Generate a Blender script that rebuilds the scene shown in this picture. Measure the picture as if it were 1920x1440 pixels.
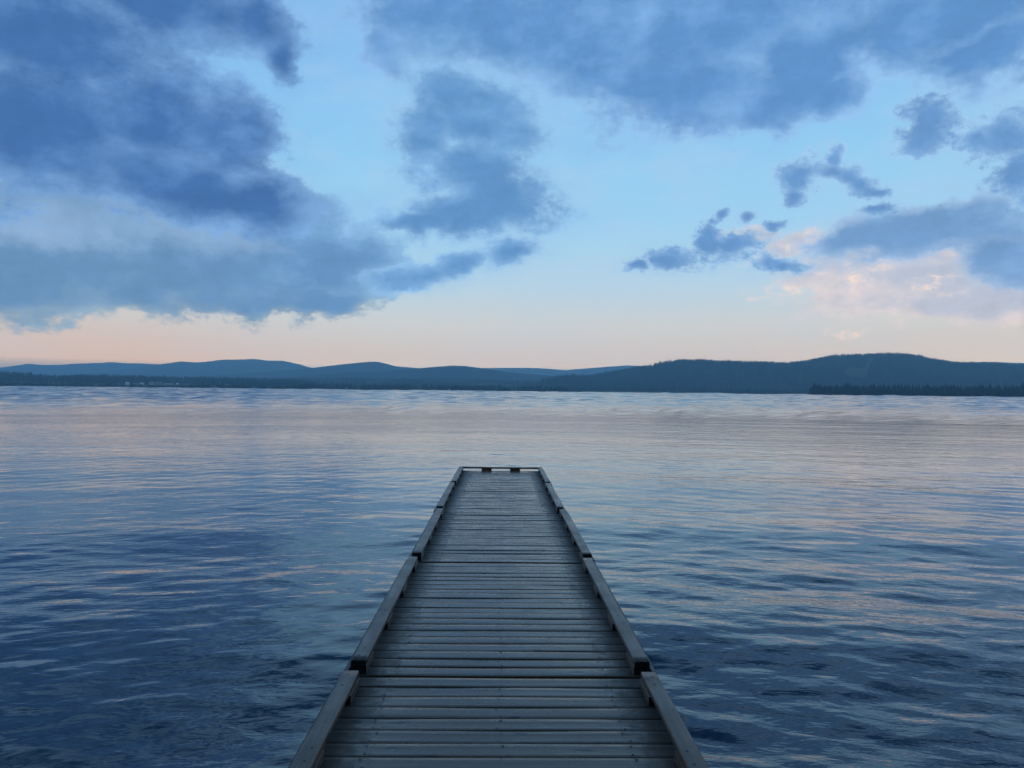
import bpy, bmesh, math, random
import numpy as np
from mathutils import Matrix, Vector, noise as mnoise

random.seed(7)
rng = np.random.default_rng(7)
SC = bpy.context.scene
COL = SC.collection
R = math.radians
for o in list(bpy.data.objects):
    bpy.data.objects.remove(o)


def lin(r, g, b):
    f = lambda c: (c / 255 / 12.92) if c <= 10.3 else ((c / 255 + 0.055) / 1.055) ** 2.4
    return (f(r), f(g), f(b), 1.0)


# ------------------------------------------------------------------ camera
CAM_Z = 2.09                      # eye height over the water; the deck lies 0.42 m over it
cam_data = bpy.data.cameras.new('camera')
cam = bpy.data.objects.new('camera', cam_data)
COL.objects.link(cam)
cam_data.sensor_width = 36.0
cam_data.lens = 27.0              # 67.4 degrees across
cam_data.clip_start = 0.05
cam_data.clip_end = 60000
cam.matrix_world = (Matrix.Translation((0, 0, CAM_Z)) @ Matrix.Rotation(R(-0.85), 4, 'Z')
                    @ Matrix.Rotation(R(90.52), 4, 'X') @ Matrix.Rotation(R(0.6), 4, 'Z'))
SC.camera = cam

# ------------------------------------------------------------------ node helper
class NT:
    """short-hand for building node trees"""
    def __init__(self, tree):
        self.t = tree
        tree.nodes.clear()

    def n(self, kind, **kw):
        nd = self.t.nodes.new(kind)
        for k, v in kw.items():
            setattr(nd, k, v)
        return nd

    def put(self, sock, v):
        if isinstance(v, bpy.types.NodeSocket):
            self.t.links.new(v, sock)
        elif v is not None:
            sock.default_value = v

    def math(self, op, a, b=None, c=None, clamp=False):
        nd = self.n('ShaderNodeMath', operation=op, use_clamp=clamp)
        for s, v in zip(nd.inputs, (a, b, c)):
            self.put(s, v)
        return nd.outputs[0]

    def vmath(self, op, a, b=None, scale=None):
        nd = self.n('ShaderNodeVectorMath', operation=op)
        self.put(nd.inputs[0], a)
        if b is not None:
            self.put(nd.inputs[1], b)
        if scale is not None:
            self.put(nd.inputs[3], scale)
        return nd.outputs[1] if op in ('LENGTH', 'DOT_PRODUCT', 'DISTANCE') else nd.outputs[0]

    def mapr(self, v, a, b, c=0.0, d=1.0, smooth=True):
        nd = self.n('ShaderNodeMapRange')
        nd.interpolation_type = 'SMOOTHSTEP' if smooth else 'LINEAR'
        for s, x in zip(nd.inputs, (v, a, b, c, d)):
            self.put(s, x)
        return nd.outputs[0]

    def mix(self, f, a, b, mode='MIX'):
        nd = self.n('ShaderNodeMix', data_type='RGBA', blend_type=mode)
        self.put(nd.inputs[0], f)
        self.put(nd.inputs[6], a)
        self.put(nd.inputs[7], b)
        return nd.outputs[2]

    def noise(self, vec, scale, detail=4.0, rough=0.5, dist=0.0, lac=2.0):
        nd = self.n('ShaderNodeTexNoise')
        self.put(nd.inputs['Vector'], vec)
        for k, v in (('Scale', scale), ('Detail', detail), ('Roughness', rough), ('Distortion', dist), ('Lacunarity', lac)):
            self.put(nd.inputs[k], v)
        return nd.outputs['Fac'], nd.outputs['Color']

    def ramp(self, fac, stops):
        nd = self.n('ShaderNodeValToRGB')
        cr = nd.color_ramp
        while len(cr.elements) < len(stops):
            cr.elements.new(0.5)
        for e, (p, c) in zip(cr.elements, stops):
            e.position = p
            e.color = c
        self.put(nd.inputs[0], fac)
        return nd.outputs[0]

    def mapping(self, vec, loc=(0, 0, 0), rot=(0, 0, 0), scale=(1, 1, 1), kind='POINT'):
        nd = self.n('ShaderNodeMapping', vector_type=kind)
        self.put(nd.inputs[0], vec)
        nd.inputs[1].default_value = loc
        nd.inputs[2].default_value = rot
        nd.inputs[3].default_value = scale
        return nd.outputs[0]


# ------------------------------------------------------------------ sky (world): dusk gradient, Nishita base, broken clouds
SUN_AZ, SUN_EL = R(118), R(4.0)
# each cloud bank: ellipses as bearing, elevation, half width, half height (degrees), tilt
CLOUD_LEFT_UPPER = [(-32.03, 21.23, 12.18, 4.35, 0), (-23.12, 24.54, 8.84, 3.3, -5), (-17.91, 24.28, 3.6, 2.48, -30), (-16.25, 22.56, 1.55, 2.24, 20), (-30.52, 16.37, 11.02, 5.12, 0), (-24.01, 17.57, 6.88, 4.29, 0), (-19.75, 16.95, 4.73, 4.25, 0), (-17.82, 17.85, 2.52, 2.89, 0), (-22.96, 13.65, 9.86, 3.15, -8), (-17.39, 12.78, 4.32, 2.7, -10), (-30.49, 14.47, 9.28, 2.88, -5)]
CLOUD_LEFT_LOWER = [(-31.28, 9.16, 10.64, 4.88, 0), (-23.9, 9.37, 11.88, 4.9, 0), (-14.79, 9.46, 7.4, 3.4, 0), (-10.84, 9.28, 4.09, 2.66, -8), (-13.14, 11.61, 2.51, 2.09, -20), (-29.49, 6.04, 10.44, 1.36, 0), (-18.02, 6.49, 6.84, 1.44, 4), (-15.57, 13.1, 2.22, 1.98, 0), (-7.74, 8.56, 1.95, 1.09, 10), (-13.26, 6.51, 3.61, 0.76, 3)]
CLOUD_TOP = [(13.54, 25.36, 17.1, 4.32, 0), (13.2, 21.26, 8.36, 3.33, 0), (2.57, 25.15, 10.4, 3.68, -10), (21.26, 22.33, 6.3, 3.2, 15), (-4.62, 25.97, 6.8, 3.3, 0), (29.79, 23.47, 8.1, 2.85, 0), (32.19, 20.93, 3.48, 1.95, 10), (-8.32, 23.63, 2.28, 1.7, 0), (6.98, 22.06, 5.46, 2.21, -15), (19.5, 19.9, 4.68, 1.81, 15), (23.35, 20.13, 3.15, 1.6, 0)]
CLOUD_MIDDLE = [(-1.75, 19.45, 5.4, 2.59, 5), (-3.96, 20.97, 3.32, 2.1, -20), (0.65, 18.6, 3.2, 1.92, 0), (-5.7, 18.24, 3.0, 2.34, 0), (-2.11, 16.0, 5.0, 2.77, 0), (-0.89, 14.16, 4.4, 2.47, 0), (-2.47, 13.0, 7.2, 1.92, 5), (-6.41, 12.31, 4.29, 1.06, 8), (0.55, 10.17, 2.56, 1.4, 10), (-3.22, 9.26, 3.2, 1.09, 15), (-5.98, 8.49, 3.31, 0.94, 12)]
CLOUD_RIGHT = [(21.31, 14.75, 2.1, 1.75, 20), (25.06, 14.24, 2.18, 1.12, -28), (20.62, 13.5, 1.19, 1.22, 30), (23.44, 15.6, 0.75, 1.36, 0), (23.38, 14.92, 2.72, 0.82, -12), (26.38, 13.43, 0.96, 0.48, -20), (29.05, 17.58, 1.92, 1.73, 20), (28.75, 16.33, 1.6, 1.28, 0), (33.36, 15.98, 3.33, 2.36, 15), (34.36, 13.48, 2.7, 2.48, 0), (31.63, 15.93, 1.8, 1.09, 0), (12.35, 9.71, 2.58, 1.06, 4), (9.96, 9.3, 1.64, 0.68, 0), (15.11, 10.57, 1.48, 1.33, 10), (16.96, 10.43, 2.52, 1.04, 15), (20.29, 9.07, 2.73, 0.79, 0), (17.83, 12.3, 1.26, 0.68, 0), (15.91, 12.47, 0.89, 0.72, 0), (19.74, 11.65, 1.15, 0.54, 0), (26.06, 12.26, 1.85, 0.58, 0)]
CLOUD_RIGHT_LENS = [(28.62, 10.91, 7.13, 1.97, 4), (32.53, 10.97, 5.07, 1.92, -6), (25.42, 10.47, 4.45, 1.19, 8), (33.96, 8.71, 3.08, 1.82, -14)]
CLOUD_ROSY = [(26.74, 7.85, 6.72, 2.7, 5), (31.67, 7.55, 6.38, 2.64, 0), (23.76, 8.72, 4.08, 1.66, 10), (20.99, 10.31, 2.98, 0.79, 18), (17.4, 10.85, 3.06, 0.74, 10), (30.49, 5.92, 6.6, 1.36, -3), (26.1, 6.39, 5.28, 1.44, -4), (34.8, 6.52, 3.78, 1.82, 0)]
CLOUD_LEFT_PALE = [(-31.3, 10.63, 6.44, 1.76, -4), (-24.25, 11.26, 6.4, 1.57, -10), (-19.49, 10.62, 3.85, 0.94, -12)]

world = bpy.data.worlds.new('World')
SC.world = world
world.use_nodes = True
W = NT(world.node_tree)
gen = W.n('ShaderNodeTexCoord').outputs['Generated']
sep = W.n('ShaderNodeSeparateXYZ')
W.put(sep.inputs[0], gen)
dx, dy, dz = sep.outputs
az = W.math('MULTIPLY', W.math('ARCTAN2', dx, dy), 180 / math.pi)
el = W.math('MULTIPLY', W.math('ARCSINE', dz), 180 / math.pi)
comb = W.n('ShaderNodeCombineXYZ')
W.put(comb.inputs[0], az)
W.put(comb.inputs[1], el)
P = comb.outputs[0]
flat = W.mapping(gen, scale=(1, 1, 1.5))
big_f, _ = W.noise(flat, 4.5, 2, 0.5)
_, warp_c = W.noise(W.vmath('ADD', flat, (5.2, 1.3, 2.8)), 12.0, 3, 0.60)
cl_f, _ = W.noise(flat, 8.5, 5, 0.62)
lit_f, _ = W.noise(W.vmath('ADD', flat, (0.030, 0.008, -0.022)), 8.5, 5, 0.62)
small_f, _ = W.noise(flat, 24.0, 5, 0.72)
small_lit, _ = W.noise(W.vmath('ADD', flat, (0.010, 0.003, -0.008)), 24.0, 5, 0.72)
tiny_f, _ = W.noise(flat, 75.0, 4, 0.70)
shade_f, _ = W.noise(W.mapping(gen, loc=(3.1, 1.7, 0.4), scale=(1, 1, 2.4)), 8.0, 4, 0.58)
tiny = W.math('MULTIPLY', W.math('SUBTRACT', tiny_f, 0.5), 0.34)
fray = W.math('ADD', W.math('MULTIPLY_ADD', W.math('SUBTRACT', small_f, 0.5), 0.75, W.math('SUBTRACT', cl_f, 0.5)), tiny)
fray_small = W.math('ADD', W.math('MULTIPLY_ADD', W.math('SUBTRACT', cl_f, 0.5), 0.4, W.math('SUBTRACT', small_f, 0.5)), W.math('MULTIPLY', tiny, 1.3))
relief = W.math('SUBTRACT', cl_f, lit_f)           # billows turned towards the last light
relief_small = W.math('SUBTRACT', small_f, small_lit)
tone = W.math('MULTIPLY_ADD', relief, 0.30, W.math('MULTIPLY_ADD', W.math('SUBTRACT', shade_f, 0.5), -0.18, 1.0))
tone = W.math('MULTIPLY_ADD', relief_small, 0.26, tone)
warp = W.vmath('SCALE', W.vmath('SUBTRACT', warp_c, (0.5, 0.5, 0.5)), scale=6.0)
flatP = W.vmath('ADD', P, (0.0, 0.0, 1.0))
Pw = W.vmath('ADD', flatP, W.vmath('MULTIPLY', warp, (1.0, 0.7, 0.0)))
Pw_small = W.vmath('ADD', flatP, W.vmath('MULTIPLY', warp, (0.45, 0.34, 0.0)))

el01 = W.math('DIVIDE', W.math('MAXIMUM', el, 0.0), 90.0)
clear = W.ramp(el01, [(0.0, lin(205, 197, 201)), (3.0 / 90, lin(206, 203, 207)), (5.0 / 90, lin(204, 212, 218)),
                      (8.0 / 90, lin(184, 216, 236)), (12 / 90, lin(162, 214, 246)), (17 / 90, lin(148, 209, 248)),
                      (25 / 90, lin(138, 196, 246)), (1.0, lin(90, 150, 224))])
# the blush low over the left shore, cream over the right one
low = W.mapr(el, 8.0, 0.5)
clear = W.mix(W.math('MULTIPLY', low, W.mapr(az, -6, -30, 0.0, 0.75)), clear, lin(213, 190, 185))
clear = W.mix(W.math('MULTIPLY', low, W.mapr(az, 12, 36, 0.0, 0.6)), clear, lin(219, 210, 205))
nish = W.n('ShaderNodeTexSky')
nish.sky_type = 'NISHITA'
nish.sun_disc = False
nish.sun_elevation = SUN_EL
nish.sun_rotation = SUN_AZ
nish.altitude = 300
clear = W.mix(0.06, clear, W.vmath('SCALE', nish.outputs[0], scale=0.10))


# a thin uneven veil in the clear parts
veil = W.math('MULTIPLY', W.mapr(shade_f, 0.42, 0.66), W.mapr(el, 4, 14, 0.10, 0.34))
clear = W.mix(veil, clear, lin(178, 206, 236))


def bank(base, ells, P, edge, core, amp=1.3, lo=-0.05, hi=0.15, opacity=1.0, core_at=0.75, shade=0.8, sm=0.3, fr=None, rel=1.6, halo=0.0):
    """lay one cloud bank over `base`; its outline frays with the noise"""
    m = None
    for (a, e, rx, ry, rot) in ells:
        c, s = math.cos(R(rot)), math.sin(R(rot))
        u = W.vmath('DOT_PRODUCT', P, (c / rx, s / rx, -(a * c + e * s) / rx))
        v = W.vmath('DOT_PRODUCT', P, (-s / ry, c / ry, (a * s - e * c) / ry))
        q = W.math('MULTIPLY_ADD', u, u, W.math('MULTIPLY', v, v))
        m = q if m is None else W.math('SMOOTH_MIN', m, q, sm)
    m = W.math('SQRT', W.math('MAXIMUM', m, 0.0))
    ampv = W.mapr(m, 0.25, 0.85, amp * 0.45, amp)      # solid inside, frayed outside
    s = W.math('MULTIPLY_ADD', fr or fray, ampv, W.math('SUBTRACT', 1.0, m))
    if halo:
        base = W.mix(W.math('MULTIPLY', W.mapr(s, lo - 0.75, hi), halo), base, edge)
    alpha = W.math('MULTIPLY', W.mapr(s, lo, hi), opacity)
    t = W.math('MULTIPLY_ADD', W.math('SUBTRACT', shade_f, 0.5), shade, W.mapr(s, lo, core_at))
    t = W.math('MULTIPLY_ADD', relief, -rel, t, clamp=True)
    return W.mix(alpha, base, W.vmath('SCALE', W.mix(t, edge, core), scale=tone)), s, alpha


# broken cloud over the rest of the sky, of the same kind as in view
gen_mask = W.math('MAXIMUM', W.mapr(el, 25, 34), W.mapr(W.math('ABSOLUTE', az), 37, 48))
gen_s = W.math('ADD', W.math('MULTIPLY', fray, 1.6), W.math('MULTIPLY', W.math('SUBTRACT', big_f, 0.45), 2.0))
gen_s = W.math('ADD', gen_s, W.mapr(el, 3, 12, -0.8, 0.16))
gen_a = W.math('MULTIPLY', W.mapr(gen_s, -0.30, 0.25), gen_mask)
overhead = W.mapr(el, 18, 34)                       # unseen cloud overhead is darkened to dim its reflection in water and deck
gen_c = W.mix(W.mapr(gen_s, -0.1, 0.7), W.mix(overhead, lin(156, 196, 234), lin(80, 132, 188)), W.mix(overhead, lin(108, 158, 210), lin(48, 95, 148)))
sky = W.mix(gen_a, clear, gen_c)

sky, _, _ = bank(sky, CLOUD_TOP, Pw, lin(150, 193, 237), lin(98, 149, 205), amp=1.5, lo=-0.28, hi=0.30, core_at=0.75, shade=0.9, rel=1.2, halo=0.3)
lower_edge = W.mix(W.mapr(az, -26, -10), lin(138, 175, 212), lin(142, 190, 228))
lower_edge = W.mix(W.mapr(el, 8.0, 6.0), lower_edge, lin(140, 170, 194))
lower_core = W.mix(W.mapr(az, -26, -10), lin(106, 150, 192), lin(104, 152, 199))
sky, _, _ = bank(sky, CLOUD_LEFT_LOWER, Pw_small, lower_edge, lower_core, amp=1.1, lo=-0.14, hi=0.12, core_at=0.5, shade=1.5, rel=1.3)
sky, _, _ = bank(sky, CLOUD_LEFT_PALE, Pw_small, lin(160, 188, 216), lin(148, 180, 212), amp=1.5, lo=-0.45, hi=0.8, opacity=0.75)
sky, _, _ = bank(sky, CLOUD_LEFT_UPPER, Pw_small, lin(126, 172, 222), lin(72, 118, 176), amp=1.4, lo=-0.10, hi=0.24, core_at=0.85, shade=0.9, rel=1.2, halo=0.25)
sky, _, _ = bank(sky, CLOUD_MIDDLE, Pw_small, lin(150, 197, 236), lin(100, 151, 204), amp=1.8, lo=-0.25, hi=0.34, core_at=0.8, shade=0.7, rel=1.2, halo=0.4)
# low cloud that still catches the last warm light
sky, _, ra = bank(sky, CLOUD_ROSY, Pw_small, lin(226, 214, 214), lin(188, 197, 215), amp=1.8, lo=-0.30, hi=0.40, shade=2.0, rel=2.6, core_at=0.9)
glow = W.math('MULTIPLY', W.mapr(relief, -0.02, 0.16), W.mapr(relief_small, -0.02, 0.14))
sky = W.mix(W.math('MULTIPLY', ra, glow), sky, lin(255, 228, 208))
sky, _, _ = bank(sky, CLOUD_RIGHT_LENS, Pw_small, lin(168, 197, 230), lin(118, 162, 209), amp=1.3, lo=-0.10, hi=0.30, core_at=0.7, shade=0.5, halo=0.2)
sky, _, _ = bank(sky, CLOUD_RIGHT, Pw_small, lin(160, 201, 236), lin(106, 154, 207), amp=2.5, lo=0.0, hi=0.42, core_at=0.85, fr=fray_small, shade=0.3, halo=0.3)

# what the low air takes away on the way down is given here: the sky is seen through AIR (see the haze box)
AIR_K, AIR_L = 0.0684, (0.075, 0.22, 0.41)
tr = W.math('EXPONENT', W.math('DIVIDE', -AIR_K, W.math('MAXIMUM', dz, 0.032)))
sky = W.vmath('ADD', sky, W.vmath('SCALE', AIR_L, scale=W.math('SUBTRACT', tr, 1.0)))
sky = W.vmath('MAXIMUM', W.vmath('SCALE', sky, scale=W.math('DIVIDE', 1.0, tr)), (0.0, 0.0, 0.0))

bg = W.n('ShaderNodeBackground')
W.put(bg.inputs[0], sky)
bg.inputs[1].default_value = 1.0
wo = W.n('ShaderNodeOutputWorld')
W.put(wo.inputs[0], bg.outputs[0])
world.cycles.sampling_method = 'MANUAL'
world.cycles.sample_map_resolution = 512

# ------------------------------------------------------------------ sun: almost set, veiled
sun_data = bpy.data.lights.new('sun', 'SUN')
sun_data.energy = 0.25
sun_data.angle = R(12)
sun_data.color = (1.0, 0.72, 0.55)
sun = bpy.data.objects.new('sun', sun_data)
COL.objects.link(sun)
sun.rotation_euler = (R(90) - SUN_EL, 0, math.pi - SUN_AZ)
sun.location = (200, -100, 120)

SC.view_settings.view_transform = 'Standard'
SC.view_settings.look = 'None'
SC.view_settings.exposure = 0.0
SC.view_settings.gamma = 1.0
SC.view_settings.use_curve_mapping = False
SC.render.engine = 'CYCLES'
SC.cycles.use_denoising = True
SC.cycles.max_bounces = 4
SC.cycles.diffuse_bounces = 2
SC.cycles.glossy_bounces = 3
SC.cycles.volume_bounces = 2
SC.cycles.sample_clamp_indirect = 4.0


# ------------------------------------------------------------------ object helpers
def add_obj(name, me, mat=None, parent=None, loc=None, kind=None, label=None, cat=None, group=None):
    if mat and me is not None and not me.materials:
        me.materials.append(mat)
    o = bpy.data.objects.new(name, me)
    COL.objects.link(o)
    if parent:
        o.parent = parent
    if loc is not None:
        o.location = loc
    for k, v in (('kind', kind), ('label', label), ('category', cat), ('group', group)):
        if v:
            o[k] = v
    return o


def mesh_np(name, verts, faces, smooth=False):
    """mesh from numpy arrays; faces is an (n,3) or (n,4) array"""
    me = bpy.data.meshes.new(name)
    verts = np.asarray(verts, np.float32)
    faces = np.asarray(faces, np.int32)
    k = faces.shape[1]
    me.vertices.add(len(verts))
    me.vertices.foreach_set('co', verts.ravel())
    me.loops.add(faces.size)
    me.loops.foreach_set('vertex_index', faces.ravel())
    me.polygons.add(len(faces))
    me.polygons.foreach_set('loop_start', np.arange(0, faces.size, k, dtype=np.int32))
    me.polygons.foreach_set('loop_total', np.full(len(faces), k, np.int32))
    if smooth:
        me.polygons.foreach_set('use_smooth', np.ones(len(faces), bool))
    me.update(calc_edges=True)
    me.validate()
    return me


def bm_mesh(name, bm, smooth=False):
    me = bpy.data.meshes.new(name)
    bm.normal_update()
    bm.to_mesh(me)
    bm.free()
    if smooth:
        me.polygons.foreach_set('use_smooth', np.ones(len(me.polygons), bool))
    return me


def add_box(bm, c, s):
    r = bmesh.ops.create_cube(bm, size=1.0)
    bmesh.ops.scale(bm, vec=s, verts=r['verts'])
    bmesh.ops.translate(bm, vec=c, verts=r['verts'])
    return r['verts']


def material(name):
    m = bpy.data.materials.new(name)
    m.use_nodes = True
    t = NT(m.node_tree)
    b = t.n('ShaderNodeBsdfPrincipled')
    o = t.n('ShaderNodeOutputMaterial')
    t.put(o.inputs[0], b.outputs[0])
    return m, t, b


# ------------------------------------------------------------------ materials
def make_wood(name, tone, along='X', gloss=0.42, coat=0.0):
    m, t, b = material(name)
    oc = t.n('ShaderNodeTexCoord').outputs['Object']
    rnd = t.n('ShaderNodeObjectInfo').outputs['Random']
    off = t.n('ShaderNodeCombineXYZ')
    for i, k in enumerate((37.0, 11.0, 5.0)):
        t.put(off.inputs[i], t.math('MULTIPLY', rnd, k))
    p = t.vmath('ADD', oc, off.outputs[0])
    s = (1.4, 46, 46) if along == 'X' else (46, 1.4, 46)
    grain, _ = t.noise(t.mapping(p, scale=s), 1.0, 6, 0.62, 0.35)
    s2 = (3.5, 190, 190) if along == 'X' else (190, 3.5, 190)
    fibre, _ = t.noise(t.mapping(p, scale=s2), 1.0, 3, 0.6)
    blot, _ = t.noise(p, 3.2, 5, 0.6)
    blot2, _ = t.noise(p, 17.0, 4, 0.65)
    # knots and splits
    s3 = (4.2, 11, 11) if along == 'X' else (11, 4.2, 11)
    vo = t.n('ShaderNodeTexVoronoi')
    t.put(vo.inputs['Vector'], t.vmath('ADD', t.mapping(p, scale=s3), t.vmath('SCALE', t.noise(p, 22.0, 3, 0.6)[1], scale=0.30)))
    vo.inputs['Scale'].default_value = 1.0
    sp = t.n('ShaderNodeSeparateColor')
    t.put(sp.inputs[0], vo.outputs['Color'])
    has = t.math('GREATER_THAN', sp.outputs[0], 0.64)
    knot = t.math('MULTIPLY', t.mapr(vo.outputs['Distance'], 0.22, 0.10), has)
    halo = t.math('MULTIPLY', t.mapr(vo.outputs['Distance'], 0.42, 0.14), has)
    split = t.math('MULTIPLY', t.mapr(fibre, 0.62, 0.70), t.mapr(blot2, 0.53, 0.62))
    c = t.mix(t.mapr(grain, 0.32, 0.68), tuple(x * 0.48 for x in tone[:3]) + (1,), tuple(min(1, x * 1.40) for x in tone[:3]) + (1,))
    c = t.mix(t.math('MULTIPLY', t.mapr(fibre, 0.50, 0.72), 0.45), c, tuple(x * 0.35 for x in tone[:3]) + (1,))
    c = t.mix(t.math('MULTIPLY', t.mapr(blot, 0.42, 0.75), 0.5), c, (tone[0] * 0.85, tone[1] * 0.98, tone[2] * 1.25, 1))
    c = t.mix(t.math('MULTIPLY', t.mapr(blot2, 0.52, 0.74), 0.55), c, (tone[0] * 1.6, tone[1] * 1.7, tone[2] * 1.9, 1))
    c = t.mix(t.mapr(rnd, 0, 1, 0.0, 0.45, False), c, (tone[0] * 0.62, tone[1] * 0.66, tone[2] * 0.70, 1))
    c = t.mix(t.math('MULTIPLY', halo, 0.45), c, (tone[0] * 0.55, tone[1] * 0.5, tone[2] * 0.45, 1))
    c = t.mix(t.math('MAXIMUM', t.math('MULTIPLY', knot, 0.9), t.math('MULTIPLY', split, 0.8)), c, (0.012, 0.010, 0.009, 1))
    t.put(b.inputs['Base Color'], c)
    ro = t.math('ADD', t.mapr(blot, 0.3, 0.7, gloss - 0.03, gloss + 0.13), t.math('MULTIPLY', grain, 0.06))
    if along == 'X':                                       # trodden smooth in the middle, rough and grimy along the rails
        sx = t.n('ShaderNodeSeparateXYZ')
        t.put(sx.inputs[0], oc)
        ax = t.math('ADD', t.math('ABSOLUTE', sx.outputs[0]), t.math('MULTIPLY', t.math('SUBTRACT', blot2, 0.5), 0.35))
        grime = t.mapr(ax, 0.56, 0.78)
        ro = t.math('ADD', ro, t.math('MULTIPLY', grime, 0.42))
        c = t.mix(t.math('MULTIPLY', grime, 0.55), c, (0.035, 0.028, 0.018, 1))
        t.put(b.inputs['Base Color'], c)
    t.put(b.inputs['Roughness'], ro)
    b.inputs['Coat Weight'].default_value = coat
    b.inputs['Sheen Weight'].default_value = 0.12          # raised grey fibres catch the light at a low angle
    b.inputs['Sheen Roughness'].default_value = 0.35
    h = t.math('SUBTRACT', t.math('ADD', t.math('MULTIPLY', grain, 1.0), t.math('MULTIPLY', fibre, 0.16)),
               t.math('MULTIPLY', t.math('MAXIMUM', knot, split), 1.2))
    bu = t.n('ShaderNodeBump')
    bu.inputs['Strength'].default_value = 0.55
    bu.inputs['Distance'].default_value = 0.0011
    t.put(bu.inputs['Height'], h)
    t.put(b.inputs['Normal'], bu.outputs[0])
    return m


WOOD = make_wood('weathered_deck_wood', (0.175, 0.086, 0.036), 'X', 0.17, 0.0)
WOOD_Y = make_wood('weathered_rail_wood', (0.165, 0.084, 0.038), 'Y', 0.30, 0.0)
END_SHADE = make_wood('shade_painted_end_grain', (0.016, 0.013, 0.011), 'X', 0.75)  # rail and block ends: the shade on them is put into this colour
BEAM = make_wood('dark_frame_wood', (0.050, 0.039, 0.030), 'Y', 0.40)


def plain(name, col, rough=0.7, var=0.25, scale=3.0, metal=0.0):
    m, t, b = material(name)
    oc = t.n('ShaderNodeTexCoord').outputs['Object']
    f, _ = t.noise(oc, scale, 5, 0.6)
    t.put(b.inputs['Base Color'], t.mix(t.mapr(f, 0.3, 0.7), tuple(x * (1 - var) for x in col) + (1,), tuple(min(1, x * (1 + var)) for x in col) + (1,)))
    b.inputs['Roughness'].default_value = rough
    b.inputs['Metallic'].default_value = metal
    return m


SCREW = plain('blackened_screw', (0.012, 0.011, 0.011), 0.55, 0.2, 60)
FLOAT = plain('black_float_plastic', (0.015, 0.015, 0.016), 0.6, 0.2, 4)
PAINT_PALE = plain('pale_house_paint', (0.36, 0.36, 0.35), 0.6, 0.08, 0.3)
PAINT_WHITE = plain('white_house_paint', (0.70, 0.70, 0.68), 0.6, 0.05, 0.3)
PAINT_GREY = plain('grey_house_paint', (0.22, 0.22, 0.23), 0.6, 0.08, 0.3)
ROOF = plain('grey_sheet_roof', (0.20, 0.20, 0.21), 0.5, 0.15, 0.4)
ROOF_PALE = plain('pale_sheet_roof', (0.28, 0.28, 0.29), 0.5, 0.15, 0.4)
GLASS = plain('dark_window_glass', (0.02, 0.022, 0.025), 0.1, 0.1, 1)
STEEL = plain('galvanised_steel', (0.45, 0.46, 0.47), 0.4, 0.1, 2, 0.6)
BARK = plain('spruce_bark', (0.055, 0.042, 0.034), 0.9, 0.3, 2)


def land(name, a, bcol, scale, clearing=None):
    m, t, b = material(name)
    oc = t.n('ShaderNodeTexCoord').outputs['Object']
    f, _ = t.noise(oc, scale, 8, 0.65)
    f2, _ = t.noise(oc, scale * 0.14, 4, 0.55)
    f = t.math('ADD', t.math('MULTIPLY', f, 0.7), t.math('MULTIPLY', f2, 0.3))
    c = t.mix(t.mapr(f, 0.38, 0.62), a + (1,), bcol + (1,))
    if clearing:
        c = clearing(t, oc, c)
    t.put(b.inputs['Base Color'], c)
    b.inputs['Roughness'].default_value = 0.9
    b.inputs['Specular IOR Level'].default_value = 0.15
    bu = t.n('ShaderNodeBump')
    bu.inputs['Strength'].default_value = 0.8
    bu.inputs['Distance'].default_value = 0.25 / scale
    t.put(bu.inputs['Height'], f)
    t.put(b.inputs['Normal'], bu.outputs[0])
    return m


def felled(t, oc, c):
    """felled strip and clear-cut on the right-hand hill (its own paler ground)"""
    sp_ = t.n('ShaderNodeSeparateXYZ')
    t.put(sp_.inputs[0], oc)
    a = t.math('MULTIPLY', t.math('ARCTAN2', sp_.outputs[0], sp_.outputs[1]), 180 / math.pi)
    w = t.math('MULTIPLY', t.math('SUBTRACT', t.noise(oc, 0.012, 4, 0.6)[0], 0.5), 0.9)
    a = t.math('ADD', a, w)
    z = t.math('ADD', sp_.outputs[2], t.math('MULTIPLY', w, 14))
    cut = t.math('MULTIPLY', t.mapr(t.math('ABSOLUTE', t.math('SUBTRACT', a, 25.0)), 0.75, 0.55), t.mapr(t.math('ABSOLUTE', t.math('SUBTRACT', z, 89)), 22, 14))
    mid = t.math('ADD', 25.55, t.math('MULTIPLY', t.math('SUBTRACT', z, 89), 0.0055))
    strip = t.math('MULTIPLY', t.mapr(t.math('ABSOLUTE', t.math('SUBTRACT', a, mid)), 0.16, 0.10), t.mapr(t.math('ABSOLUTE', t.math('SUBTRACT', z, 115)), 55, 45))
    return t.mix(t.math('MAXIMUM', cut, strip), c, (0.11, 0.115, 0.07, 1))


HILL = land('forested_hill', (0.012, 0.022, 0.018), (0.026, 0.038, 0.026), 0.010)
HILL_NEAR = land('forested_near_hill', (0.012, 0.022, 0.018), (0.024, 0.036, 0.024), 0.016, felled)
FIELD = land('shore_meadow', (0.060, 0.080, 0.035), (0.125, 0.130, 0.060), 0.012)


def needles(name, a, bcol):
    m, t, b = material(name)
    oc = t.n('ShaderNodeTexCoord').outputs['Object']
    f, _ = t.noise(oc, 0.22, 4, 0.6)
    t.put(b.inputs['Base Color'], t.mix(t.mapr(f, 0.35, 0.65), a + (1,), bcol + (1,)))
    b.inputs['Roughness'].default_value = 0.8
    b.inputs['Specular IOR Level'].default_value = 0.2
    return m


SPRUCE = needles('spruce_needles', (0.008, 0.020, 0.014), (0.024, 0.046, 0.027))
BIRCHY = needles('mixed_leaves', (0.014, 0.030, 0.018), (0.034, 0.054, 0.028))

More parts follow.
